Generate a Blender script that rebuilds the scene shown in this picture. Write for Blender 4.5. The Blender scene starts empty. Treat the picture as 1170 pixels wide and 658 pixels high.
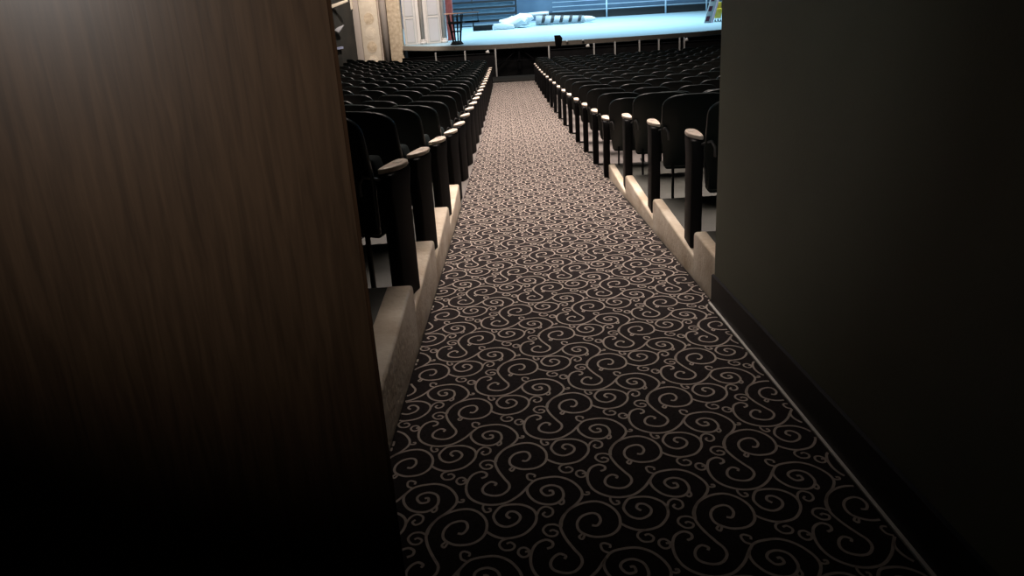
import bpy, bmesh, math, random
from mathutils import Vector, Matrix
random.seed(7)
R = math.radians
SC = bpy.context.scene
COL = SC.collection

# ---------------------------------------------------------------- camera
cam_d = bpy.data.cameras.new('camera')
cam = bpy.data.objects.new('camera', cam_d)
COL.objects.link(cam)
cam_d.sensor_width = 36.0
cam_d.lens = 734.6 * 36.0 / 1170.0
cam_d.shift_y = -(329.0 - 177.9) / 1170.0
cam_d.clip_start = 0.05
cam_d.clip_end = 200
PITCH, ROLL = R(15.393), R(3.469)
cam.matrix_world = Matrix.Rotation(R(90) - PITCH, 4, 'X') @ Matrix.Rotation(-ROLL, 4, 'Z')
SC.camera = cam

# ---------------------------------------------------------------- world, lights, exposure
W = bpy.data.worlds.new('world')
SC.world = W
W.use_nodes = True
W.node_tree.nodes['Background'].inputs[0].default_value = (0.55, 0.7, 0.85, 1)
W.node_tree.nodes['Background'].inputs[1].default_value = 0.012
SC.view_settings.view_transform = 'Standard'
SC.view_settings.look = 'None'
SC.view_settings.gamma = 1
SC.view_settings.use_curve_mapping = False
SC.view_settings.exposure = 0.0


def area(name, loc, target, sx, sy, power, color, spread=180):
    d = bpy.data.lights.new(name, 'AREA')
    d.shape = 'RECTANGLE'
    d.size, d.size_y = sx, sy
    d.energy = power
    d.color = color
    d.spread = R(spread)
    o = bpy.data.objects.new(name, d)
    COL.objects.link(o)
    o.location = loc
    o.rotation_euler = (Vector(target) - Vector(loc)).to_track_quat('-Z', 'Y').to_euler()
    return o


def spot(name, loc, target, power, color, angle, blend=0.6, radius=0.15):
    d = bpy.data.lights.new(name, 'SPOT')
    d.energy = power
    d.color = color
    d.spot_size = R(angle)
    d.spot_blend = blend
    d.shadow_soft_size = radius
    o = bpy.data.objects.new(name, d)
    COL.objects.link(o)
    o.location = loc
    o.rotation_euler = (Vector(target) - Vector(loc)).to_track_quat('-Z', 'Y').to_euler()
    return o


WARM = (1.0, 0.845, 0.76)
COOL = (0.55, 0.82, 1.0)
area('stage_wash', (3.5, 33, 6.0), (3.5, 34.5, -2.6), 15, 6, 2600, COOL, 110)
area('house_light_front', (0.4, 18, 7.0), (0.4, 17.5, -3), 7, 8, 1500, WARM, 95)
area('house_light_middle', (0.4, 10.8, 6.0), (0.4, 10.3, -2), 5, 4, 620, WARM, 76)
area('house_light_rear', (0.3, 6.6, 4.5), (0.3, 5.4, -2), 4.0, 1.5, 128, WARM, 59.5)
spot('proscenium_light', (-3.0, 22, 5.0), (-5.0, 29, -1.2), 4600, (1.0, 0.87, 0.78), 44)
spot('door_fill', (-0.8, -0.7, 0.72), (-0.45, 1.2, 0.22), 110, (1.0, 0.97, 0.94), 62, 1.0, 0.05)  # unseen spot added behind the camera to brighten the upper door leaf

# ---------------------------------------------------------------- materials
def mat(name, color, rough=0.6, metal=0.0, spec=0.5, noise=0.0, nscale=8.0, color2=None, bump=0.0, bscale=60.0,
        coat=0.0, sheen=0.0, detail=5.0):
    m = bpy.data.materials.new(name)
    m.use_nodes = True
    nt = m.node_tree
    b = nt.nodes['Principled BSDF']
    b.inputs['Base Color'].default_value = (*color, 1)
    b.inputs['Roughness'].default_value = rough
    b.inputs['Metallic'].default_value = metal
    b.inputs['Specular IOR Level'].default_value = spec
    b.inputs['Coat Weight'].default_value = coat
    b.inputs['Sheen Weight'].default_value = sheen
    tc = nt.nodes.new('ShaderNodeTexCoord')
    if color2 is not None:
        n = nt.nodes.new('ShaderNodeTexNoise')
        n.inputs['Scale'].default_value = nscale
        n.inputs['Detail'].default_value = detail
        nt.links.new(tc.outputs['Object'], n.inputs['Vector'])
        r = nt.nodes.new('ShaderNodeValToRGB')
        r.color_ramp.elements[0].position = 0.5 - 0.5 * noise
        r.color_ramp.elements[1].position = 0.5 + 0.5 * noise
        r.color_ramp.elements[0].color = (*color, 1)
        r.color_ramp.elements[1].color = (*color2, 1)
        nt.links.new(n.outputs['Fac'], r.inputs['Fac'])
        nt.links.new(r.outputs['Color'], b.inputs['Base Color'])
    if bump:
        n2 = nt.nodes.new('ShaderNodeTexNoise')
        n2.inputs['Scale'].default_value = bscale
        n2.inputs['Detail'].default_value = 3
        nt.links.new(tc.outputs['Object'], n2.inputs['Vector'])
        bp = nt.nodes.new('ShaderNodeBump')
        bp.inputs['Strength'].default_value = bump
        bp.inputs['Distance'].default_value = 0.01
        nt.links.new(n2.outputs['Fac'], bp.inputs['Height'])
        nt.links.new(bp.outputs['Normal'], b.inputs['Normal'])
    return m


def wood_mat(name, c1, c2, rough, scale=(6, 6, 0.6), coat=0.0, bump=0.05):
    m = mat(name, c1, rough, coat=coat)
    nt = m.node_tree
    b = nt.nodes['Principled BSDF']
    tc = nt.nodes.new('ShaderNodeTexCoord')
    mp = nt.nodes.new('ShaderNodeMapping')
    mp.inputs['Scale'].default_value = scale
    nt.links.new(tc.outputs['Object'], mp.inputs['Vector'])
    n = nt.nodes.new('ShaderNodeTexNoise')
    n.inputs['Scale'].default_value = 9
    n.inputs['Detail'].default_value = 8
    n.inputs['Distortion'].default_value = 0.6
    nt.links.new(mp.outputs['Vector'], n.inputs['Vector'])
    r = nt.nodes.new('ShaderNodeValToRGB')
    r.color_ramp.elements[0].position = 0.3
    r.color_ramp.elements[1].position = 0.7
    r.color_ramp.elements[0].color = (*c1, 1)
    r.color_ramp.elements[1].color = (*c2, 1)
    nt.links.new(n.outputs['Fac'], r.inputs['Fac'])
    nt.links.new(r.outputs['Color'], b.inputs['Base Color'])
    if bump:
        bp = nt.nodes.new('ShaderNodeBump')
        bp.inputs['Strength'].default_value = bump
        bp.inputs['Distance'].default_value = 0.003
        nt.links.new(n.outputs['Fac'], bp.inputs['Height'])
        nt.links.new(bp.outputs['Normal'], b.inputs['Normal'])
    return m


M = {}
M['carpet'] = mat('carpet_pile', (0.012, 0.0095, 0.0095), 0.95, spec=0.15, color2=(0.026, 0.0205, 0.0205), noise=0.5, nscale=90, bump=0.6, bscale=350)
M['scroll'] = mat('carpet_scroll', (0.32, 0.272, 0.236), 0.95, spec=0.1, color2=(0.46, 0.40, 0.35), noise=0.6, nscale=60, bump=0.4, bscale=400)
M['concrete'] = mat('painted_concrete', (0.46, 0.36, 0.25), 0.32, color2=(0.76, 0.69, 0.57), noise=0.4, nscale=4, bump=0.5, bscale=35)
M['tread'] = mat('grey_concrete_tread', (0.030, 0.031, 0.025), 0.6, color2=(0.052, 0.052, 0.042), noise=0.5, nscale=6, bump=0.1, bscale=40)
M['floor'] = mat('dark_floor_paint', (0.07, 0.062, 0.056), 0.8, color2=(0.12, 0.105, 0.095), noise=0.5, nscale=3)
M['shell'] = mat('black_seat_shell', (0.004, 0.008, 0.008), 0.36, spec=0.33)
M['fabric'] = mat('dark_green_seat_fabric', (0.006, 0.010, 0.010), 0.9, spec=0.15, color2=(0.010, 0.016, 0.016), noise=0.5, nscale=120)
M['iron'] = mat('black_cast_iron', (0.0045, 0.0045, 0.005), 0.6, spec=0.15)
M['arm'] = wood_mat('pale_armrest_wood', (0.62, 0.52, 0.42), (0.74, 0.64, 0.54), 0.35, (30, 6, 6), 0.2)
M['plate'] = mat('row_plate_metal', (0.75, 0.70, 0.62), 0.35, 0.6)
M['door'] = wood_mat('dark_varnished_door_wood', (0.046, 0.026, 0.014), (0.080, 0.045, 0.024), 0.42, (9, 9, 0.5), 0.15)
M['doorcore'] = wood_mat('door_edge_wood', (0.03, 0.016, 0.009), (0.05, 0.026, 0.014), 0.95)
M['doorcore'].node_tree.nodes['Principled BSDF'].inputs['Specular IOR Level'].default_value = 0.02
M['wall_olive'] = mat('olive_grey_wall_paint', (0.14, 0.15, 0.105), 0.7, color2=(0.16, 0.172, 0.12), noise=0.6, nscale=3, bump=0.1, bscale=120)
M['black'] = mat('black_paint', (0.008, 0.008, 0.009), 0.6)
M['blackcloth'] = mat('black_pit_cloth', (0.006, 0.006, 0.007), 0.95, spec=0.1, color2=(0.012, 0.012, 0.012), noise=0.5, nscale=4)
M['bracket'] = mat('dull_bracket_metal', (0.10, 0.10, 0.10), 0.4)
M['white'] = mat('white_edge_strip', (0.62, 0.60, 0.55), 0.5)
M['stagefloor'] = mat('pale_blue_stage_floor', (0.33, 0.46, 0.52), 0.5, color2=(0.38, 0.51, 0.57), noise=0.6, nscale=0.8)
M['lip'] = wood_mat('tan_stage_edge_wood', (0.26, 0.23, 0.19), (0.38, 0.34, 0.28), 0.5, (0.5, 6, 6))
M['cream'] = mat('cream_plaster', (0.70, 0.60, 0.46), 0.7, color2=(0.80, 0.71, 0.57), noise=0.5, nscale=6, bump=0.2, bscale=14)
M['ornate'] = mat('gilded_relief_plaster', (0.50, 0.39, 0.26), 0.6, color2=(0.72, 0.60, 0.44), noise=0.35, nscale=7, bump=0.9, bscale=9, detail=8)
M['grooves'] = mat('taupe_pilaster_paint', (0.48, 0.42, 0.37), 0.6)
M['whitepaint'] = mat('white_panel_paint', (0.72, 0.69, 0.66), 0.5)
M['greypanel'] = mat('pale_grey_panel_paint', (0.58, 0.58, 0.60), 0.5)
M['rose'] = mat('rose_curtain', (0.42, 0.17, 0.18), 0.9, color2=(0.52, 0.26, 0.27), noise=0.4, nscale=5)
M['darkwall'] = mat('dark_side_wall', (0.012, 0.013, 0.011), 0.8, color2=(0.028, 0.026, 0.021), noise=0.4, nscale=1.5)
M['cyc'] = mat('blue_grey_backdrop', (0.065, 0.115, 0.18), 0.9, color2=(0.12, 0.19, 0.27), noise=0.5, nscale=0.7)
M['pipe'] = mat('pale_blue_pipe', (0.45, 0.58, 0.68), 0.4)
M['flat'] = mat('painted_blue_flat', (0.12, 0.21, 0.30), 0.8, color2=(0.20, 0.32, 0.42), noise=0.5, nscale=2)
M['propwhite'] = mat('white_prop_fabric', (0.46, 0.48, 0.48), 0.6)
M['propgrey'] = mat('light_grey_prop_fabric', (0.30, 0.33, 0.35), 0.6)
M['yellow'] = mat('yellow_plastic', (0.78, 0.55, 0.06), 0.4)
M['pink'] = mat('pale_pink_paint', (0.75, 0.55, 0.62), 0.5)
M['maroon'] = mat('dark_maroon_paint', (0.10, 0.02, 0.04), 0.5)
M['steel'] = mat('pale_steel', (0.42, 0.42, 0.40), 0.4)
M['lampshade'] = mat('white_lamp_shade', (0.85, 0.82, 0.75), 0.5)
M['orange'] = wood_mat('orange_wood_rail', (0.50, 0.28, 0.18), (0.62, 0.38, 0.26), 0.5)


# ---------------------------------------------------------------- mesh helpers
def box(bm, x0, x1, y0, y1, z0, z1, mi=0, mx=None):
    vs = [bm.verts.new(Vector((x, y, z)) if mx is None else mx @ Vector((x, y, z)))
          for z in (z0, z1) for y in (y0, y1) for x in (x0, x1)]
    for f in ((0, 2, 3, 1), (4, 5, 7, 6), (0, 1, 5, 4), (2, 6, 7, 3), (0, 4, 6, 2), (1, 3, 7, 5)):
        fc = bm.faces.new([vs[i] for i in f])
        fc.material_index = mi
    return vs


def tube(bm, pts, r, n=8, mi=0, r1=None, cap=True):
    pts = [Vector(p) for p in pts]
    rings = []
    up = Vector((0, 0, 1))
    for i, p in enumerate(pts):
        a = pts[max(i - 1, 0)]
        b = pts[min(i + 1, len(pts) - 1)]
        t = (b - a).normalized()
        u = t.cross(up)
        if u.length < 1e-3:
            u = t.cross(Vector((1, 0, 0)))
        u.normalize()
        v = t.cross(u)
        rr = r if r1 is None else r + (r1 - r) * i / (len(pts) - 1)
        rings.append([bm.verts.new(p + (u * math.cos(2 * math.pi * k / n) + v * math.sin(2 * math.pi * k / n)) * rr)
                      for k in range(n)])
    for a, b in zip(rings[:-1], rings[1:]):
        for k in range(n):
            f = bm.faces.new((a[k], a[(k + 1) % n], b[(k + 1) % n], b[k]))
            f.material_index = mi
            f.smooth = True
    if cap:
        bm.faces.new(rings[0]).material_index = mi
        bm.faces.new(rings[-1][::-1]).material_index = mi


def prism(bm, outline, d0, d1, fn, mi=0):
    """outline: 2-D points; fn(u, v, d) -> 3-D"""
    a = [bm.verts.new(fn(u, v, d0)) for u, v in outline]
    b = [bm.verts.new(fn(u, v, d1)) for u, v in outline]
    n = len(outline)
    bm.faces.new(a).material_index = mi
    bm.faces.new(b[::-1]).material_index = mi
    for i in range(n):
        bm.faces.new((a[(i + 1) % n], a[i], b[i], b[(i + 1) % n])).material_index = mi


def finish(name, bm, mats, parent=None, bevel=0.0, seg=2, smooth=False):
    bmesh.ops.recalc_face_normals(bm, faces=bm.faces[:])
    me = bpy.data.meshes.new(name)
    bm.to_mesh(me)
    bm.free()
    for m in (mats if isinstance(mats, (list, tuple)) else [mats]):
        me.materials.append(m)
    if bevel:
        tmp = bpy.data.objects.new('tmp', me)
        COL.objects.link(tmp)
        md = tmp.modifiers.new('b', 'BEVEL')
        md.width = bevel
        md.segments = seg
        md.limit_method = 'ANGLE'
        dg = bpy.context.evaluated_depsgraph_get()
        me2 = bpy.data.meshes.new_from_object(tmp.evaluated_get(dg))
        me2.name = name
        bpy.data.objects.remove(tmp)
        me = me2
    if smooth or bevel:
        for p in me.polygons:
            p.use_smooth = True
        try:
            me.set_sharp_from_angle(angle=R(40))
        except Exception:
            pass
    o = bpy.data.objects.new(name, me)
    COL.objects.link(o)
    if parent is not None:
        o.parent = parent
    return o


def structure(name, bm, mats, **k):
    o = finish(name, bm, mats, **k)
    o['kind'] = 'structure'
    return o


def tag(o, label, cat, group=None):
    o['label'] = label
    o['category'] = cat
    if group:
        o['group'] = group
    return o


def thing(name, label, cat, loc=(0, 0, 0), rz=0.0, group=None):
    o = bpy.data.objects.new(name, None)
    o.empty_display_size = 0.2
    COL.objects.link(o)
    o.location = loc
    o.rotation_euler = (0, 0, rz)
    return tag(o, label, cat, group)


def lerp_prof(prof, y):
    for (a, za), (b, zb) in zip(prof[:-1], prof[1:]):
        if y <= b:
            return za + (zb - za) * (y - a) / (b - a)
    return prof[-1][1]


PROF = [(-4.0, -0.911), (0.0, -1.362), (10.0, -2.49), (12.3, -2.725), (15.0, -2.975), (18.0, -3.24), (20.0, -3.40),
        (22.0, -3.54), (24.0, -3.665), (30.0, -3.665)]


def fz(y):
    return lerp_prof(PROF, y)


XL, XR = -0.495, 1.012          # the two edges of the carpeted aisle
YEND = 23.25

# ---------------------------------------------------------------- floor, curbs, walls
def sloped_strip(bm, x0, x1, y0, y1, dz, thick, step=0.5, mi=0):
    ys = [y0]
    while ys[-1] < y1 - 1e-6:
        ys.append(min(y1, ys[-1] + step))
    rows = [[bm.verts.new((x, y, fz(y) + d)) for x, d in ((x0, dz), (x1, dz), (x1, dz - thick), (x0, dz - thick))] for y in ys]
    for a, b in zip(rows[:-1], rows[1:]):
        for k in range(4):
            bm.faces.new((a[k], a[(k + 1) % 4], b[(k + 1) % 4], b[k])).material_index = mi
    bm.faces.new(rows[0])
    bm.faces.new(rows[-1][::-1])


bm = bmesh.new()
sloped_strip(bm, -10.5, 13.5, -3.5, 24.52, -0.012, 0.25)
structure('floor', bm, M['floor'])

L_RISE = [2.74, 3.60, 4.56, 5.60]
L_TZ = [-1.335, -1.475, -1.610, -1.770]
R_RISE = [3.43, 4.47, 5.57, 6.56]
R_TZ = [-1.450, -1.615, -1.775, -1.950]


def tiers(name, y0, rises, tz, xedge, xfar, sgn, cw):
    """stepped concrete platform beside the aisle: one pale curb face along the carpet, grey treads behind"""
    bm = bmesh.new()
    ys = [y0] + rises
    for k, z in enumerate(tz):
        a, b = ys[k], ys[k + 1]
        zb = min(fz(a), fz(b)) - 0.15
        rc = 0.035
        side = [(a - 0.02, zb), (b, zb), (b, z - rc), (b - rc * 0.3, z - rc * 0.3), (b - rc, z), (a - 0.02, z)]
        prism(bm, side, xedge, xedge + sgn * cw, lambda u, v, d: Vector((d, u, v)), 0)
    for k, z in enumerate(tz):
        a, b = ys[k], ys[k + 1]
        x0, x1 = sorted((xedge + sgn * (cw - 0.02), xfar))
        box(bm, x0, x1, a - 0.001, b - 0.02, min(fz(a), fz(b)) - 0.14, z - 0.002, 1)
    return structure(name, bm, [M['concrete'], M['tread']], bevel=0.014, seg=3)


tiers('trim_1', 1.30, L_RISE, L_TZ, XL - 0.002, -9.3, -1, 0.12)
tiers('trim_2', 3.035, R_RISE, R_TZ, XR + 0.002, 12.4, 1, 0.07)

# dark ledge at the foot of the aisle, before the pit
bm = bmesh.new()
box(bm, -0.60, 1.20, YEND + 0.01, 24.5, -3.85, fz(YEND) + 0.04)
structure('trim_3', bm, mat('dark_grey_ledge', (0.012, 0.012, 0.011), 0.95, spec=0.05), bevel=0.01)

# right wall running beside the aisle, with black baseboard and pale edge strip
bm = bmesh.new()
box(bm, 1.004, 1.30, -3.4, 3.02, -2.0, 3.2)
structure('wall_right', bm, M['wall_olive'], bevel=0.008)
bm = bmesh.new()
ysb = [-3.4, 0.0, 3.03]
vv = []
for y in ysb:
    vv.append([bm.verts.new((x, y, fz(y) + z)) for x, z in ((0.994, 0.004), (0.994, 0.165), (1.004, 0.172), (1.004, 0.004))])
for a, b in zip(vv[:-1], vv[1:]):
    for k in range(4):
        bm.faces.new((a[k], a[(k + 1) % 4], b[(k + 1) % 4], b[k]))
bm.faces.new(vv[0]); bm.faces.new(vv[-1][::-1])
structure('baseboard_right', bm, mat('black_vinyl_base', (0.006, 0.006, 0.007), 0.5))
bm = bmesh.new()
vv = []
for y in [-3.4, 0.0, 3.03]:
    vv.append([bm.verts.new((x, y, fz(y) + z)) for x, z in ((0.982, 0.002), (0.982, 0.009), (0.9935, 0.009), (0.9935, 0.002))])
for a, b in zip(vv[:-1], vv[1:]):
    for k in range(4):
        bm.faces.new((a[k], a[(k + 1) % 4], b[(k + 1) % 4], b[k]))
bm.faces.new(vv[0]); bm.faces.new(vv[-1][::-1])
structure('trim_4', bm, M['white'])

# rear wall either side of the doorway
bm = bmesh.new()
box(bm, 1.305, 12.6, 2.75, 2.98, -2.1, 3.2)
structure('wall_back', bm, M['wall_olive'])
bm = bmesh.new()
box(bm, -9.6, -1.27, 0.82, 1.05, -1.8, 3.2)
structure('wall_back_left', bm, M['wall_olive'])

bm = bmesh.new()
box(bm, -9.6, 12.6, -3.4, 3.0, 0.85, 1.1)
structure('shade_ceiling', bm, M['wall_olive'])  # unseen low slab added over the entrance to keep the near carpet dark

# open wooden door leaf at the left
door = bpy.data.objects.new('door_1', None)
COL.objects.link(door)
door['kind'] = 'structure'
door.location = (-1.235, 0.935, 0)
door.rotation_euler = (0, 0, R(16))
bm = bmesh.new()
box(bm, 0.0, 0.955, -0.016, 0.016, fz(1.2) + 0.055, 0.72)
finish('door_leaf', bm, [M['door']], door, bevel=0.001)
bm = bmesh.new()
box(bm, 0.9552, 0.962, -0.0162, 0.0162, fz(1.2) + 0.055, 0.72)
finish('edge_strip', bm, [M['doorcore']], door)

# side walls of the hall
bm = bmesh.new()
prism(bm, [(-9.4, -3.4), (-9.4, 22.0), (-6.9, 27.4), (-6.55, 29.3), (-7.0, 29.3), (-7.3, 27.6), (-9.8, 22.1), (-9.8, -3.4)], -3.9, 4.0,
      lambda u, v, d: Vector((u, v, d)))
structure('wall_left', bm, M['darkwall'])
bm = bmesh.new()
box(bm, 12.6, 12.9, -3.4, 27.5, -3.9, 4.0)
structure('wall_far_right', bm, M['darkwall'])

# ---------------------------------------------------------------- patterned carpet
MOTIF = [
[(0.090,-0.010),(0.105,-0.012),(0.117,0.008),(0.112,0.031),(0.094,0.039),(0.066,0.029),(0.049,0.004),(0.050,-0.026),(0.070,-0.046),(0.099,-0.056),(0.140,-0.050),(0.168,-0.021),(0.173,0.024),(0.155,0.062),(0.121,0.086),(0.079,0.085),(0.035,0.063),(0.006,0.025),(-0.001,-0.012),(0.010,-0.055),(0.031,-0.098),(0.045,-0.124),(0.044,-0.149),(0.024,-0.171),(-0.003,-0.175),(-0.031,-0.163),(-0.039,-0.143),(-0.030,-0.121),(-0.012,-0.109),(0.004,-0.118),(-0.001,-0.128)],
[(-0.045,-0.088),(-0.030,-0.081),(-0.029,-0.065),(-0.048,-0.055),(-0.075,-0.070),(-0.090,-0.106),(-0.090,-0.147),(-0.075,-0.181),(-0.043,-0.206),(-0.005,-0.216),(0.039,-0.208),(0.079,-0.177),(0.107,-0.139),(0.129,-0.114),(0.163,-0.104),(0.204,-0.104),(0.241,-0.125),(0.267,-0.164),(0.270,-0.199),(0.249,-0.233),(0.219,-0.261),(0.200,-0.296),(0.195,-0.324)],
[(0.111,-0.133),(0.102,-0.153),(0.106,-0.182),(0.126,-0.212),(0.155,-0.227),(0.185,-0.227),(0.207,-0.209),(0.214,-0.185),(0.206,-0.156),(0.180,-0.142),(0.154,-0.149),(0.145,-0.167),(0.159,-0.188),(0.181,-0.185),(0.180,-0.168),(0.169,-0.168)],
[(0.198,0.069),(0.192,0.047),(0.205,0.017),(0.233,0.004),(0.262,0.018),(0.272,0.042),(0.258,0.063),(0.239,0.065),(0.231,0.050),(0.242,0.037)],
[(0.173,-0.010),(0.191,-0.026),(0.217,-0.039),(0.246,-0.040),(0.282,-0.028),(0.311,0.005),(0.320,0.039),(0.311,0.068),(0.283,0.090),(0.250,0.096),(0.216,0.091),(0.198,0.069)],
[(0.319,0.035),(0.329,0.065),(0.348,0.078),(0.368,0.066),(0.367,0.044),(0.350,0.034),(0.339,0.046),(0.347,0.055)],
[(-0.000,-0.010),(-0.018,0.002),(-0.041,-0.000),(-0.052,-0.019),(-0.039,-0.040),(-0.019,-0.042),(-0.011,-0.029),(-0.024,-0.019),(-0.033,-0.024)],
[(0.241,-0.040),(0.218,-0.048),(0.211,-0.065),(0.223,-0.083),(0.245,-0.084),(0.254,-0.070),(0.243,-0.057),(0.231,-0.061)],
[(0.300,-0.099),(0.284,-0.080),(0.268,-0.082),(0.263,-0.098),(0.274,-0.112),(0.289,-0.109),(0.293,-0.096),(0.282,-0.094)],
[(-0.032,-0.209),(-0.035,-0.227),(-0.026,-0.245),(-0.012,-0.243),(-0.012,-0.232),(-0.019,-0.231)],
[(0.122,-0.116),(0.107,-0.106),(0.104,-0.086),(0.114,-0.080),(0.129,-0.088),(0.127,-0.099)],
[(0.270,-0.188),(0.279,-0.195),(0.291,-0.194),(0.292,-0.185),(0.283,-0.185)],
[(0.210,-0.205),(0.212,-0.223),(0.203,-0.232),(0.197,-0.224)],
[(0.065,-0.045),(0.056,-0.061),(0.048,-0.052),(0.057,-0.042)],
]



def catmull(p, n=4):
    q = [p[0]] + list(p) + [p[-1]]
    out = []
    for i in range(1, len(q) - 2):
        for k in range(n):
            t = k / n
            a, b, c, d = q[i - 1], q[i], q[i + 1], q[i + 2]
            out.append(tuple(0.5 * (2 * b[j] + (c[j] - a[j]) * t + (2 * a[j] - 5 * b[j] + 4 * c[j] - d[j]) * t * t
                                    + (3 * b[j] - a[j] - 3 * c[j] + d[j]) * t ** 3) for j in (0, 1)))
    out.append(p[-1])
    return out


bm = bmesh.new()
sloped_strip(bm, XL, XR - 0.03, 1.32, YEND, 0.0, 0.010)
sloped_strip(bm, XR - 0.0305, XR, 3.035, YEND, 0.0, 0.010)
sloped_strip(bm, -1.25, XR - 0.03, -3.0, 1.32, 0.0, 0.010)
SM = [catmull(c) for c in MOTIF]
T1, T2, O = (0.194, -0.315), (-0.194, -0.315), (-0.118, 2.456)


def inside(x, y):
    if y > YEND - 0.005 or y < -0.6:
        return False
    x0 = XL if y > 1.3 else -1.25
    x1 = XR if y > 3.04 else XR - 0.03
    return x0 + 0.002 < x < x1 - 0.002


for i in range(-90, 92):
    for j in range(-90, 92):
        ox = O[0] + i * T1[0] + j * T2[0]
        oy = O[1] + i * T1[1] + j * T2[1]
        if ox < -1.6 or ox > 1.3 or oy > YEND + 0.5 or oy < -0.9:
            continue
        for ci, c in enumerate(SM):
            hw = 0.0042 if ci < 5 else 0.0036
            prev = None
            n = len(c)
            for k in range(n):
                a = c[max(k - 1, 0)]
                b = c[min(k + 1, n - 1)]
                tx, ty = b[0] - a[0], b[1] - a[1]
                L = math.hypot(tx, ty) or 1.0
                nx, ny = -ty / L * hw, tx / L * hw
                x, y = ox + c[k][0], oy + c[k][1]
                if not (inside(x + nx, y + ny) and inside(x - nx, y - ny)):
                    prev = None
                    continue
                zz = 0.0012
                cur = (bm.verts.new((x + nx, y + ny, fz(y + ny) + zz)), bm.verts.new((x - nx, y - ny, fz(y - ny) + zz)))
                if prev:
                    f = bm.faces.new((prev[0], prev[1], cur[1], cur[0]))
                    f.material_index = 1
                prev = cur
me = bpy.data.meshes.new('aisle_carpet')
bmesh.ops.recalc_face_normals(bm, faces=bm.faces[:])
for f in bm.faces:
    if f.material_index == 1 and f.normal.z < 0:
        f.normal_flip()
bm.to_mesh(me)
bm.free()
me.materials.append(M['carpet'])
me.materials.append(M['scroll'])
carpet = bpy.data.objects.new('aisle_carpet', me)
COL.objects.link(carpet)
tag(carpet, 'dark aisle carpet with taupe scroll pattern running down to the stage', 'carpet')

# ---------------------------------------------------------------- theatre seats
SW = 0.57        # seat pitch along a row


def rounded_back(w, z0, z1, rc, n=7):
    """outline (x, z) of a seat back: slightly narrower at the foot, big rounded top corners, crowned top"""
    h = w / 2
    pts = [(-h * 0.86, z0), (h * 0.86, z0), (h, z0 + (z1 - z0) * 0.45)]
    for k in range(n + 1):
        a = (math.pi / 2) * k / n
        pts.append((h - rc + rc * math.cos(a), z1 - rc * 0.8 + rc * 0.8 * math.sin(a) - 0.005))
    pts.append((0.10, z1))
    pts.append((-0.10, z1))
    for k in range(n + 1):
        a = math.pi / 2 + (math.pi / 2) * k / n
        pts.append((-h + rc + rc * math.cos(a), z1 - rc * 0.8 + rc * 0.8 * math.sin(a) - 0.005))
    pts.append((-h, z0 + (z1 - z0) * 0.45))
    return pts


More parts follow.
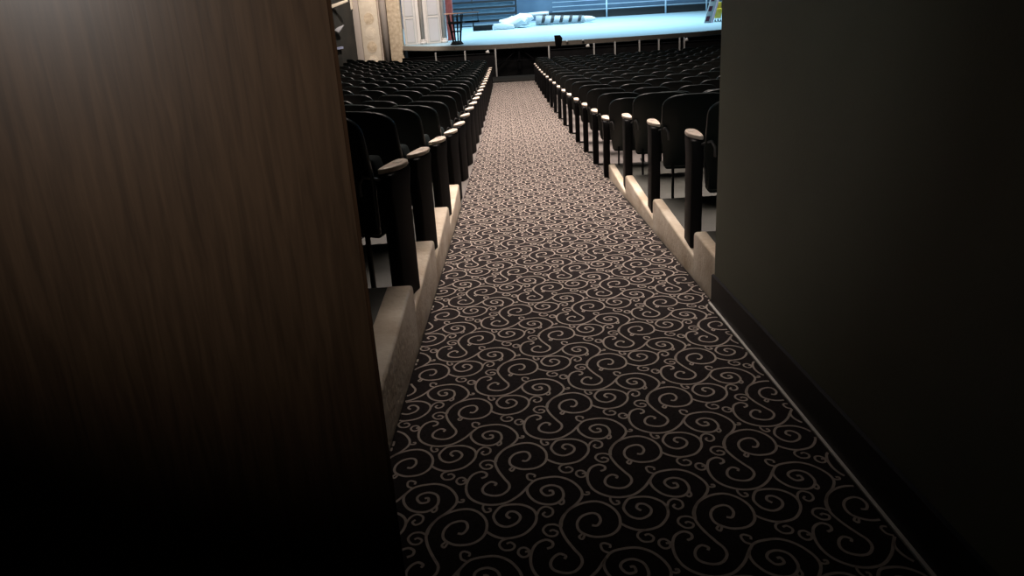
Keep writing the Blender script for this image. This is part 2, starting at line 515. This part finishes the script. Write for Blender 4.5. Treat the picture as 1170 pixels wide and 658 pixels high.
def make_seat(side, hs, aisle):
    """one tip-up seat, origin on the floor under its aisle-side standard; the seat lies towards -side*x.
    side = +1: the aisle is to its right; hs = height of the arm top"""
    t = thing('theatre_seat', 'seat', 'theatre seat')
    s = side
    cx = -s * SW / 2
    lean = R(14)
    zt = hs + (0.285 if side == 1 else 0.235)

    def bk(u, v, d):
        zz = v - hs
        return Vector((cx + u, -0.13 - (zz + 0.12) * math.tan(lean) * 0.9 - d - 0.10 * (u / 0.27) ** 2 * -0.25, v))
    bm = bmesh.new()
    prism(bm, rounded_back(SW - 0.07, hs - 0.33, zt, 0.115), 0.0, 0.030, bk)
    finish('back_shell', bm, M['shell'], t, bevel=0.008, seg=3)
    bm = bmesh.new()
    prism(bm, rounded_back(SW - 0.12, hs - 0.28, zt - 0.035, 0.11), -0.052, 0.0, bk)
    finish('back_cushion', bm, M['fabric'], t, bevel=0.018, seg=3)
    # tipped-up seat pan
    bm = bmesh.new()
    prism(bm, [(-0.205, hs - 0.36), (0.205, hs - 0.36), (0.215, hs - 0.10), (0.17, hs + 0.02), (-0.17, hs + 0.02), (-0.215, hs - 0.10)],
          -0.035, 0.06, lambda u, v, d: Vector((cx + u, -0.01 + d + (v - hs) * 0.16 + 0.03, v)))
    pan = finish('seat_cushion', bm, M['fabric'], t, bevel=0.02, seg=3)
    bm = bmesh.new()
    prism(bm, [(-0.20, hs - 0.33), (0.20, hs - 0.33), (0.21, hs - 0.10), (0.15, hs - 0.01), (-0.15, hs - 0.01), (-0.21, hs - 0.10)],
          0.061, 0.073, lambda u, v, d: Vector((cx + u, -0.01 + d + (v - hs) * 0.16 + 0.03, v)))
    finish('seat_pan', bm, M['shell'], t, bevel=0.004)
    # cast-iron standard on the aisle side
    bm = bmesh.new()
    if aisle:
        prism(bm, [(-0.09, 0.0), (0.08, 0.0), (0.08, hs - 0.16), (0.105, hs - 0.05), (0.10, hs - 0.028), (-0.09, hs - 0.028),
                   (-0.105, hs - 0.12), (-0.09, hs - 0.28)],
              -0.042, 0.026, lambda u, v, d: Vector((s * d, u, v)))
        finish('end_standard', bm, M['iron'], t, bevel=0.012, seg=3)
        # armrest: tapers backwards to a rounded point, broad blunt front
        bm = bmesh.new()
        o = [(-0.040, -0.095), (-0.044, -0.03), (-0.040, 0.05), (-0.030, 0.088), (0.0, 0.098), (0.024, 0.088), (0.036, 0.05),
             (0.034, 0.0), (0.012, -0.055), (-0.018, -0.09)]
        prism(bm, o, hs - 0.026, hs, lambda u, v, d: Vector((s * u, v, d)))
        ar = finish('armrest', bm, M['arm'], t, bevel=0.007, seg=3)
        ar['label'] = 'pale wooden armrest'
        bm = bmesh.new()
        box(bm, -0.021, 0.013, 0.015, 0.06, hs, hs + 0.002)
        pl = finish('row_plate', bm, M['plate'], ar)
        # curved bracket from the arm back to the seat back
        bm = bmesh.new()
        tube(bm, [(-s * 0.03, -0.10, hs - 0.05), (-s * 0.045, -0.15, hs - 0.025), (-s * 0.06, -0.185, hs - 0.01),
                  (-s * 0.075, -0.20, hs - 0.04), (-s * 0.08, -0.19, hs - 0.10)], 0.008, 8)
        finish('back_bracket', bm, M['bracket'], t)
        bm = bmesh.new()
        xa, xb = sorted((-s * 0.02, -s * 0.13))
        box(bm, xa, xb, -0.115, -0.09, 0.0, 0.022)
        box(bm, -s * 0.13 - 0.009, -s * 0.13 + 0.009, -0.115, -0.09, 0.0, hs - 0.3)
        finish('foot_brace', bm, M['iron'], t, bevel=0.004)
    else:
        prism(bm, [(-0.03, 0.0), (0.03, 0.0), (0.03, hs - 0.20), (0.10, hs - 0.08), (0.10, hs - 0.035), (-0.13, hs - 0.035),
                   (-0.13, hs - 0.14), (-0.03, hs - 0.26)],
              -0.012, 0.012, lambda u, v, d: Vector((s * d, u, v)))
        finish('standard', bm, M['iron'], t, bevel=0.006)
        bm = bmesh.new()
        prism(bm, [(-0.022, -0.13), (-0.026, 0.0), (-0.028, 0.10), (-0.012, 0.125), (0.012, 0.125), (0.028, 0.10), (0.026, 0.0), (0.022, -0.13)],
              hs - 0.034, hs - 0.008, lambda u, v, d: Vector((s * u, v, d)))
        finish('armrest', bm, M['shell'], t, bevel=0.006, seg=2)
        bm = bmesh.new()
        box(bm, -0.02, 0.02, -0.14, 0.14, 0.0, 0.014)
        finish('foot', bm, M['iron'], t, bevel=0.004)
    return t


PROTO = {}


def kids(o):
    return [c for c in bpy.data.objects if c.parent == o]


def place(side, hs, aisle, loc, rz, label, group):
    key = (side, round(hs, 2), aisle)
    if key not in PROTO:
        r = make_seat(*key)
        ch = [(c, kids(c)) for c in kids(r)]
        PROTO[key] = (r, ch)
    else:
        r0, ch = PROTO[key]
        r = r0.copy()
        COL.objects.link(r)
        for c0, gs in ch:
            c = c0.copy()
            COL.objects.link(c)
            c.parent = r
            for g0 in gs:
                g = g0.copy()
                COL.objects.link(g)
                g.parent = c
    r.location = loc
    r.rotation_euler = (0, 0, rz)
    tag(r, label, 'theatre seat', group)
    return r


ORD = ['zeroth', 'first', 'second', 'third', 'fourth', 'fifth', 'sixth', 'seventh', 'eighth', 'ninth', 'tenth', 'eleventh', 'twelfth',
       'thirteenth', 'fourteenth', 'fifteenth', 'sixteenth', 'seventeenth', 'eighteenth', 'nineteenth', 'twentieth', 'twenty-first',
       'twenty-second', 'twenty-third']


def tier_z(y, rises, tz):
    for k, r in enumerate(rises):
        if y < r:
            return tz[k] - 0.008
    return None


def seat_row(side, row, y, hs, x, z, n, phi0):
    phi = phi0
    px, py = x, y
    for k in range(n):
        # side=+1 is the left block: rows bend towards the stage away from the aisle
        rz = -phi if side == 1 else -phi
        if k == 0:
            lab = 'aisle-end black theatre seat with pale armrest, %s row from the doorway, %s of aisle' % (ORD[row], 'left' if side == 1 else 'right')
        else:
            lab = 'black theatre seat, %s row from the doorway, %s in from the %s side of aisle' % (ORD[row], ORD[k + 1], 'left' if side == 1 else 'right')
        place(side, hs, k == 0, (px, py, z + (0.012 if side == -1 and k == 0 and row > 3 else 0)), rz, lab, 'theatre seats %s of the aisle' % ('left' if side == 1 else 'right'))
        px += -side * SW * math.cos(phi)
        py += side * SW * math.sin(phi)
        if side == 1:
            phi += SW / 16.0
        else:
            phi -= SW / 16.0


# left block: (y of the aisle arm, height of arm, floor height or None)
LROWS = [(2.90, 0.675), (3.72, 0.66), (4.74, 0.64), (5.86, 0.70)]
y = 6.92
while y < 22.9:
    LROWS.append((y, 0.66))
    y += 1.0
RROWS = [(3.63, 0.705), (4.66, 0.70), (5.72, 0.705)]
RROWS += [(q, 0.645) for q in (6.60, 7.45, 8.40, 9.40, 10.45, 11.5, 12.6, 13.75, 14.9, 16.05, 17.2, 18.35, 19.45, 20.55, 21.65, 22.7)]

for i, (y, hs) in enumerate(LROWS):
    n = max(1, math.ceil((0.285 * y - 0.52) / SW)) + (1 if y < 12 else 0)
    z = {0: L_TZ[1] - 0.008, 1: L_TZ[2] - 0.008, 2: L_TZ[3] - 0.008}.get(i, fz(y) - 0.012)
    seat_row(1, i + 1, y, hs, XL - 0.055, z, n, R(19))
for i, (y, hs) in enumerate(RROWS):
    n = max(1, math.ceil((0.345 * y - 0.95) / SW)) + (1 if y < 12 else 0)
    z = {0: R_TZ[1] - 0.008, 1: R_TZ[2] - 0.008, 2: R_TZ[3] - 0.008}.get(i, fz(y) - 0.012)
    seat_row(-1, i + 1, y, hs, 1.0 if i > 2 else 1.06, z, n, R(6 if i > 2 else 3))

# ---------------------------------------------------------------- stage
SZ = -2.61
lip = [(-4.5, 28.72), (-3.2, 27.85), (-2.1, 27.35), (-0.6, 26.98), (0.3, 26.88), (2.3, 26.80), (4.5, 26.85),
       (6.7, 27.0), (8.2, 27.2), (9.6, 27.7), (11.5, 28.6), (13.5, 30.0)]
bm = bmesh.new()
prism(bm, lip + [(16.5, 30.0), (16.5, 41.5), (-8.2, 41.5), (-8.2, 29.6), (-4.5, 29.6)], SZ - 0.2, SZ, lambda u, v, d: Vector((u, v, d)))
structure('floor_stage', bm, M['stagefloor'])
bm = bmesh.new()
for (a, b) in zip(lip[:-1], lip[1:]):
    va, vb = Vector((*a, 0)), Vector((*b, 0))
    t = (vb - va).normalized()
    n = Vector((t.y, -t.x, 0))
    q = [va, vb, vb + n * 0.05, va + n * 0.05]
    prism(bm, [(p.x, p.y) for p in q], SZ - 0.17, SZ + 0.012, lambda u, v, d: Vector((u, v, d)))
structure('trim_5', bm, M['lip'])
# black skirting under the stage lip, with framing showing in the gap at the aisle
bm = bmesh.new()
for (a, b) in zip(lip[:-1], lip[1:]):
    va, vb = Vector((*a, 0)), Vector((*b, 0))
    t = (vb - va).normalized()
    n = Vector((-t.y, t.x, 0))
    q = [va + n * 0.25, vb + n * 0.25, vb + n * 0.3, va + n * 0.3]
    prism(bm, [(p.x, p.y) for p in q], -4.4, SZ - 0.21, lambda u, v, d: Vector((u, v, d)))
structure('wall_stage_front', bm, M['blackcloth'])
fr = thing('stage_brace_frame', 'dark crossed timber framing under the stage edge at the end of the aisle', 'frame', (0.55, 26.95, -3.66))
bm = bmesh.new(); box(bm, -0.04, 0.04, -0.03, 0.03, 0.0, 0.83); finish('post', bm, M['iron'], fr)
bm = bmesh.new(); tube(bm, [(-1.0, 0.05, 0.05), (-0.05, 0.05, 0.8)], 0.022, 6); finish('brace', bm, M['iron'], fr)
bm = bmesh.new(); tube(bm, [(1.0, 0.05, 0.05), (0.05, 0.05, 0.8)], 0.022, 6); finish('brace', bm, M['iron'], fr)
bm = bmesh.new(); tube(bm, [(-1.0, -0.05, 0.35), (1.0, -0.05, 0.35)], 0.022, 6); finish('rail', bm, M['iron'], fr)

# backdrop and stage rear
bm = bmesh.new()
box(bm, -8.2, 16.5, 40.6, 40.8, SZ, 3.5)
structure('wall_stage_rear', bm, M['cyc'])
bm = bmesh.new()
box(bm, 2.6, 16.4, 40.25, 40.58, SZ + 0.002, SZ + 0.42)
structure('trim_6', bm, M['black'])
g = thing('pipe_rail', 'two long pale pipes on short posts along the rear of the stage', 'rail', (9.5, 40.1, SZ))
for zz in (0.50, 0.78, 1.05):
    bm = bmesh.new(); tube(bm, [(-6.5, 0, zz), (6.6, 0, zz)], 0.022, 6); finish('pipe', bm, M['pipe'], g)
for xx in (-3.2, 0.4, 2.9, 5.6):
    bm = bmesh.new(); tube(bm, [(xx, -0.04, 0.0), (xx, -0.04, 1.05)], 0.05, 6); finish('post', bm, M['pipe'], g)
g = thing('scenery_rack', 'dark blue scenery rack of stacked horizontal bars at the stage left rear', 'rack', (-2.2, 38.5, SZ))
for k, zz in enumerate((0.25, 0.62, 1.0, 1.35)):
    bm = bmesh.new(); box(bm, -2.6, 3.0, -0.25, 0.25, zz, zz + 0.10); finish('shelf', bm, M['black'], g)
for xx in (-2.55, 0.4, 2.95):
    bm = bmesh.new(); tube(bm, [(xx, 0, 0), (xx, 0, 1.9)], 0.04, 8); finish('upright', bm, M['black'], g)
for k in range(3):
    bm = bmesh.new(); box(bm, -2.4, 2.8, -0.1, 0.1, 0.37 + 0.37 * k, 0.58 + 0.37 * k); finish('panel', bm, M['flat'], g)
g = thing('black_case', 'low black case lying on the pale stage floor behind the slatted stand', 'case', (-1.15, 35.2, SZ))
bm = bmesh.new(); box(bm, -0.52, 0.52, -0.25, 0.25, 0, 0.22); finish('body', bm, M['blackcloth'], g, bevel=0.01)
bm = bmesh.new(); box(bm, -0.52, 0.52, -0.25, 0.25, 0.225, 0.26); finish('lid', bm, M['blackcloth'], g, bevel=0.01)

# white striped prop lying on the stage
g = thing('striped_prop', 'long white prop with black diagonal stripes lying on the stage floor', 'stage prop', (1.42, 36.3, SZ))
bm = bmesh.new()
tube(bm, [(0.35, 0, 0.30), (3.0, -0.05, 0.22)], 0.26, 16, r1=0.19)
finish('barrel', bm, M['propgrey'], g)
for k in range(5):
    x = 0.62 + k * 0.5
    yc = -0.05 * (x - 0.35) / 2.65
    bm = bmesh.new()
    rr = 0.268 - 0.0125 * k
    zc = 0.30 - 0.015 * k
    ring = []
    for m in range(13):
        a = R(-40) + R(200) * m / 12
        ring.append([bm.verts.new((x + dx + 0.20 * (m / 12.0), yc - math.cos(a) * rr, zc + math.sin(a) * rr)) for dx in (0.0, 0.17)])
    for a, b in zip(ring[:-1], ring[1:]):
        bm.faces.new((a[0], a[1], b[1], b[0]))
    finish('stripe', bm, M['black'], g)
bm = bmesh.new()
tube(bm, [(2.98, -0.05, 0.22), (3.15, -0.05, 0.22), (3.45, -0.05, 0.21), (3.62, -0.05, 0.2), (3.68, -0.05, 0.2)], 0.17, 14)
for v in bm.verts:
    k = (v.co.x - 2.98) / 0.7
    f = 1.0 if k < 0.6 else max(0.15, 1.0 - (k - 0.6) * 1.9)
    v.co.y = -0.05 + (v.co.y + 0.05) * f
    v.co.z = 0.21 + (v.co.z - 0.21) * f
finish('tip', bm, M['propwhite'], g)
bm = bmesh.new(); tube(bm, [(-0.25, 0.3, 0.58), (0.9, 0.3, 0.62), (1.1, 0.3, 0.61)], 0.12, 12); finish('upper_roll', bm, M['propwhite'], g)
g = thing('draped_prop', 'heaped white cloth-covered prop beside the striped prop on the stage', 'stage prop', (0.66, 35.6, SZ))
bm = bmesh.new()
bmesh.ops.create_icosphere(bm, subdivisions=3, radius=1.0)
rnd = random.Random(3)
for v in bm.verts:
    c = v.co
    w = 1 + 0.10 * math.sin(7 * c.x + 3 * c.z) + 0.07 * math.sin(9 * c.y + 5 * c.x)
    v.co = Vector((c.x * 0.92 * w, c.y * 0.45 * w, max(0.0, 0.32 + c.z * 0.36 * w + (0.12 if c.x > 0.1 else -0.06))))
finish('cloth', bm, M['propwhite'], g, smooth=True)
bm = bmesh.new()
prism(bm, [(-1.25, 0.02), (-0.1, 0.02), (-0.15, 0.22), (-0.75, 0.34), (-1.25, 0.30)], -0.75, -0.45, lambda u, v, d: Vector((u, d, v)))
finish('side_block', bm, M['propwhite'], g, bevel=0.04)

# slatted basket stand at the stage edge
g = thing('slatted_basket_stand', 'black flared basket stand of slats with ring bands at the stage edge', 'stand', (-2.08, 28.15, SZ))
for k in range(10):
    a = 2 * math.pi * k / 10
    bm = bmesh.new()
    tube(bm, [(math.cos(a) * r, math.sin(a) * r * 0.8, z) for r, z in ((0.17, 0.10), (0.22, 0.5), (0.27, 0.82), (0.33, 1.27))], 0.022, 6)
    finish('slat', bm, M['iron'], g)
for r, z, th in ((0.23, 0.55, 0.022), (0.29, 0.92, 0.05)):
    bm = bmesh.new()
    tube(bm, [(math.cos(2 * math.pi * k / 20) * r, math.sin(2 * math.pi * k / 20) * r * 0.8, z) for k in range(21)], th, 6)
    finish('ring', bm, M['iron'], g)
bm = bmesh.new(); tube(bm, [(0, 0, 0), (0, 0, 0.06), (0, 0, 0.13)], 0.30, 16, r1=0.2); finish('base', bm, M['iron'], g)
g = thing('orange_rail', 'long thin orange wooden rail laid across the top of the basket stand', 'rail', (-1.8, 28.15, SZ + 1.29))
bm = bmesh.new(); box(bm, -0.72, 0.75, -0.1, 0.1, 0.0, 0.035); finish('plank', bm, M['orange'], g, bevel=0.005)
bm = bmesh.new(); box(bm, 0.12, 0.75, 0.02, 0.06, -0.40, -0.34); finish('lower_bar', bm, M['iron'], g)
bm = bmesh.new(); tube(bm, [(0.70, 0.04, -0.38), (0.70, 0.04, 0.0)], 0.014, 6); finish('hanger', bm, M['iron'], g)

# yellow mop bucket and leaning pink board at the right
g = thing('mop_bucket', 'yellow plastic mop bucket on castors standing on the stage', 'bucket', (10.40, 31.95, SZ))
bm = bmesh.new()
vs = box(bm, -0.20, 0.20, -0.26, 0.26, 0.16, 0.62)
for v in vs:
    if v.co.z < 0.3:
        v.co.x *= 0.75; v.co.y *= 0.8
finish('tub', bm, M['yellow'], g, bevel=0.03)
bm = bmesh.new(); vs = box(bm, -0.16, 0.19, -0.12, 0.22, 0.63, 0.92); finish('wringer', bm, M['yellow'], g, bevel=0.02)
bm = bmesh.new(); tube(bm, [(-0.05, 0.1, 0.9), (-0.16, 0.1, 1.3)], 0.025, 8); finish('handle', bm, M['yellow'], g)
for sx in (-1, 1):
    for sy in (-1, 1):
        bm = bmesh.new()
        tube(bm, [(sx * 0.13 - 0.015, sy * 0.19, 0.05), (sx * 0.13 + 0.015, sy * 0.19, 0.05)], 0.05, 10)
        tube(bm, [(sx * 0.13, sy * 0.19, 0.05), (sx * 0.13, sy * 0.19, 0.17)], 0.012, 6)
        finish('castor', bm, M['iron'], g)
g = thing('folded_step', 'white and pink folding step board with dark squares leaning near the yellow bucket', 'step board', (9.75, 31.3, SZ))
fn = lambda u, v, d: Vector((u + v * 0.30, d + v * 0.12, v))
bm = bmesh.new(); prism(bm, [(-0.17, 0.0), (0.15, 0.0), (0.15, 1.35), (-0.17, 1.35)], -0.02, 0.02, fn); finish('board', bm, M['propwhite'], g, bevel=0.004)
bm = bmesh.new(); prism(bm, [(0.155, 0.0), (0.26, 0.0), (0.26, 1.40), (0.155, 1.40)], -0.03, 0.03, fn); finish('edge_rail', bm, M['pink'], g, bevel=0.004)
for k in range(3):
    bm = bmesh.new(); z = 0.08 + k * 0.46
    prism(bm, [(-0.13, z), (0.04, z), (0.04, z + 0.24), (-0.13, z + 0.24)], -0.030, -0.0205, fn); finish('dark_square', bm, M['maroon'], g)

# ---------------------------------------------------------------- proscenium side (left)
def pilaster(x0, x1, y, z0, z1, m, name, parent=None, **k):
    bm = bmesh.new()
    box(bm, x0, x1, y, y + 0.4, z0, z1)
    return finish(name, bm, m, parent, **k)


ar = bpy.data.objects.new('wall_proscenium', None)
COL.objects.link(ar)
ar['kind'] = 'structure'
ar.location = (0, 29.0, 0)
pilaster(-6.95, -4.62, 0.12, -3.75, 4.0, M['grooves'], 'wall_core', ar)
pilaster(-6.62, -6.32, -0.02, -3.7, 4.0, M['grooves'], 'side_strip', ar, bevel=0.02)
pilaster(-6.30, -5.52, -0.10, -3.7, 4.0, M['cream'], 'cream_pilaster', ar, bevel=0.02)
for k in range(7):
    bm = bmesh.new()
    z = -3.2 + k * 0.62
    n = 20
    for rr, dd in ((0.22, 0.012), (0.14, 0.028)):
        prism(bm, [(-5.91 + math.cos(2 * math.pi * q / n) * rr, z + math.sin(2 * math.pi * q / n) * rr * 1.15) for q in range(n)],
              -0.10 - dd, -0.10, lambda u, v, d: Vector((u, d, v)))
    finish('medallion', bm, M['ornate'] if k % 2 else M['cream'], ar)
bm = bmesh.new()
tube(bm, [(-5.30, 0.10, -3.7), (-5.30, 0.10, 4.0)], 0.16, 20)
finish('round_shaft', bm, M['grooves'], ar)
pilaster(-5.10, -4.52, -0.14, -3.7, 4.0, M['ornate'], 'ornate_pilaster', ar, bevel=0.02)
pilaster(-6.85, -6.55, -0.16, -0.92, 4.0, M['cream'], 'scroll_bracket', ar, bevel=0.05)
# white panelled pilasters standing on the stage edge
wp = bpy.data.objects.new('wall_proscenium_panelled', None)
COL.objects.link(wp)
wp['kind'] = 'structure'
wp.location = (0, 29.35, 0)
pilaster(-4.52, -2.62, 0.12, SZ, 4.0, M['whitepaint'], 'wall_core', wp)
pilaster(-4.48, -3.92, -0.02, SZ, 4.0, M['whitepaint'], 'pilaster', wp, bevel=0.015)
pilaster(-3.45, -2.86, -0.02, SZ, 4.0, M['whitepaint'], 'pilaster', wp, bevel=0.015)
for xa, xb in ((-4.36, -4.05), (-3.34, -2.95)):
    for za, zb in ((SZ + 0.12, SZ + 1.12), (SZ + 1.28, SZ + 3.0)):
        bm = bmesh.new()
        box(bm, xa, xb, -0.028, -0.019, za, zb)
        finish('panel', bm, M['greypanel'], wp)
        bm = bmesh.new()
        for (a, b, c, d) in ((xa - .03, xa, za - .03, zb + .03), (xb, xb + .03, za - .03, zb + .03), (xa, xb, za - .03, za), (xa, xb, zb, zb + .03)):
            box(bm, a, b, -0.045, -0.019, c, d)
        finish('moulding', bm, M['propwhite'], wp)
for xc in (-3.68, -2.72):
    bm = bmesh.new()
    tube(bm, [(xc, 0.02, SZ), (xc, 0.02, SZ + 0.12)], 0.16, 16)
    tube(bm, [(xc, 0.02, SZ + 0.12), (xc, 0.02, SZ + 0.2)], 0.15, 16, r1=0.10)
    finish('column_base', bm, M['whitepaint'], wp)
    bm = bmesh.new()
    tube(bm, [(xc, 0.02, SZ + 0.2), (xc, 0.02, 4.0)], 0.095, 16)
    finish('column', bm, M['grooves'], wp)
g = thing('stage_curtain', 'rose-coloured curtain edge hanging beside the white panelled pilaster', 'curtain', (-2.42, 29.6, SZ + 0.05))
bm = bmesh.new()
pts = []
for k in range(25):
    pts.append((-0.16 + 0.32 * k / 24, 0.05 * math.sin(k * 1.6)))
prev = None
for (x, yy) in pts:
    cur = (bm.verts.new((x, yy, 0)), bm.verts.new((x, yy, 6.0)), bm.verts.new((x, yy + 0.02, 6.0)), bm.verts.new((x, yy + 0.02, 0)))
    if prev:
        for q in range(4):
            bm.faces.new((prev[q], prev[(q + 1) % 4], cur[(q + 1) % 4], cur[q]))
    prev = cur
finish('cloth', bm, M['rose'], g, smooth=True)

# details on the dark side wall
g = thing('box_ledge', 'pale bluish ledge strip along the dark side wall left of proscenium', 'ledge', (-6.9, 27.0, -2.42))
bm = bmesh.new(); prism(bm, [(-2.44, -5.1), (-2.35, -5.1), (0.13, 0.25), (0.03, 0.33)], 0, 0.09, lambda u, v, d: Vector((u, v, d)))
finish('strip', bm, mat('bluish_strip_paint', (0.35, 0.38, 0.55), 0.4), g)
g = thing('slanted_cornice', 'cream slanted moulding high on the dark side wall', 'moulding', (-6.75, 27.1, -0.55))
bm = bmesh.new(); prism(bm, [(-0.8, -0.38), (0.45, 0.02), (0.45, 0.12), (-0.8, -0.20)], -0.12, 0.0, lambda u, v, d: Vector((u, d, v)))
finish('moulding', bm, M['cream'], g, bevel=0.01)
g = thing('wall_sconce', 'small pale fan-shaped sconce on the dark side wall', 'sconce', (-6.8, 27.1, -1.65))
bm = bmesh.new(); prism(bm, [(-0.18, 0.02), (0.0, -0.08), (0.12, 0.06), (0.25, 0.22), (0.05, 0.16), (-0.05, 0.12)], -0.15, 0.0, lambda u, v, d: Vector((u, d, v)))
finish('shade', bm, M['greypanel'], g, bevel=0.01)

# ---------------------------------------------------------------- orchestra pit rails and things in the pit
def pit_rail(label, x0, x1, posts, y=24.6):
    g = thing('pit_rail', label, 'railing', ((x0 + x1) / 2, y, -3.67))
    c = (x0 + x1) / 2
    bm = bmesh.new(); box(bm, x0 - c, x1 - c, 0.04, 0.07, 0.0, 0.95); finish('cloth_panel', bm, M['blackcloth'], g)
    bm = bmesh.new(); tube(bm, [(x0 - c, 0.03, 0.97), (x1 - c, 0.03, 0.97)], 0.018, 8); finish('top_rail', bm, M['blackcloth'], g)
    for px in posts:
        bm = bmesh.new(); box(bm, px - c - 0.026, px - c + 0.026, -0.03, 0.025, 0.0, 1.13)
        p = finish('post', bm, M['steel'], g, bevel=0.006)
        p['label'] = 'pale metal post'


pit_rail('black cloth-backed pit rail with pale posts, right of the aisle', 1.60, 12.4, (1.64, 3.36, 4.16, 5.09, 5.83, 6.62, 6.80, 8.25, 10.2))
pit_rail('black cloth-backed pit rail with pale posts, left of the aisle', -3.95, -0.36, (-0.39, -2.66, -1.55))


def stand_lamp(x, y, label):
    g = thing('music_stand_lamp', label, 'lamp', (x, y, -4.3))
    bm = bmesh.new(); tube(bm, [(0, 0, 0), (0, 0, 1.5)], 0.02, 8); finish('pole', bm, M['iron'], g)
    bm = bmesh.new(); tube(bm, [(-0.05, 0, 1.56), (0.07, 0, 1.60)], 0.05, 12, r1=0.08); finish('lamp_shade', bm, M['lampshade'], g)
    bm = bmesh.new(); tube(bm, [(0, 0, 0), (0, 0, 0.03)], 0.2, 12); finish('base', bm, M['iron'], g)


stand_lamp(-0.72, 25.3, 'small white stand lamp in the pit left of the aisle')
stand_lamp(3.20, 25.3, 'small white stand lamp in the pit beside a black tilted music stand')
stand_lamp(7.05, 25.3, 'small white stand lamp in the pit, rightmost')
bm = bmesh.new()
box(bm, -9.0, 12.5, 24.25, 27.3, -4.45, -4.3)
structure('floor_pit', bm, M['black'])
g = thing('music_stand', 'black tilted music stand rising against the stage edge', 'music stand', (2.06, 25.3, -4.3))
bm = bmesh.new(); tube(bm, [(0.02, 0, 0), (0.02, 0, 1.55)], 0.025, 8); finish('pole', bm, M['iron'], g)
bm = bmesh.new()
prism(bm, [(-0.08, -0.33), (0.10, -0.28), (0.17, 0.20), (0.08, 0.33), (-0.15, 0.33)], -0.02, 0.02, lambda u, v, d: Vector((u, d - v * 0.3, 1.75 + v)))
finish('desk', bm, M['iron'], g, bevel=0.006)
bm = bmesh.new(); tube(bm, [(0.02, 0, 0), (0.02, 0, 0.04)], 0.25, 12); finish('base', bm, M['iron'], g)
for x, lab in ((2.55, 'small white dot light on the stage edge beside the music stand'), (3.2, 'small white dot light on the stage edge above the pit lamp')):
    bm = bmesh.new(); bmesh.ops.create_uvsphere(bm, u_segments=10, v_segments=6, radius=0.045)
    o = finish('edge_light', bm, M['lampshade'], smooth=True)
    o.location = (x, 26.72, SZ - 0.02)
    tag(o, lab, 'light')
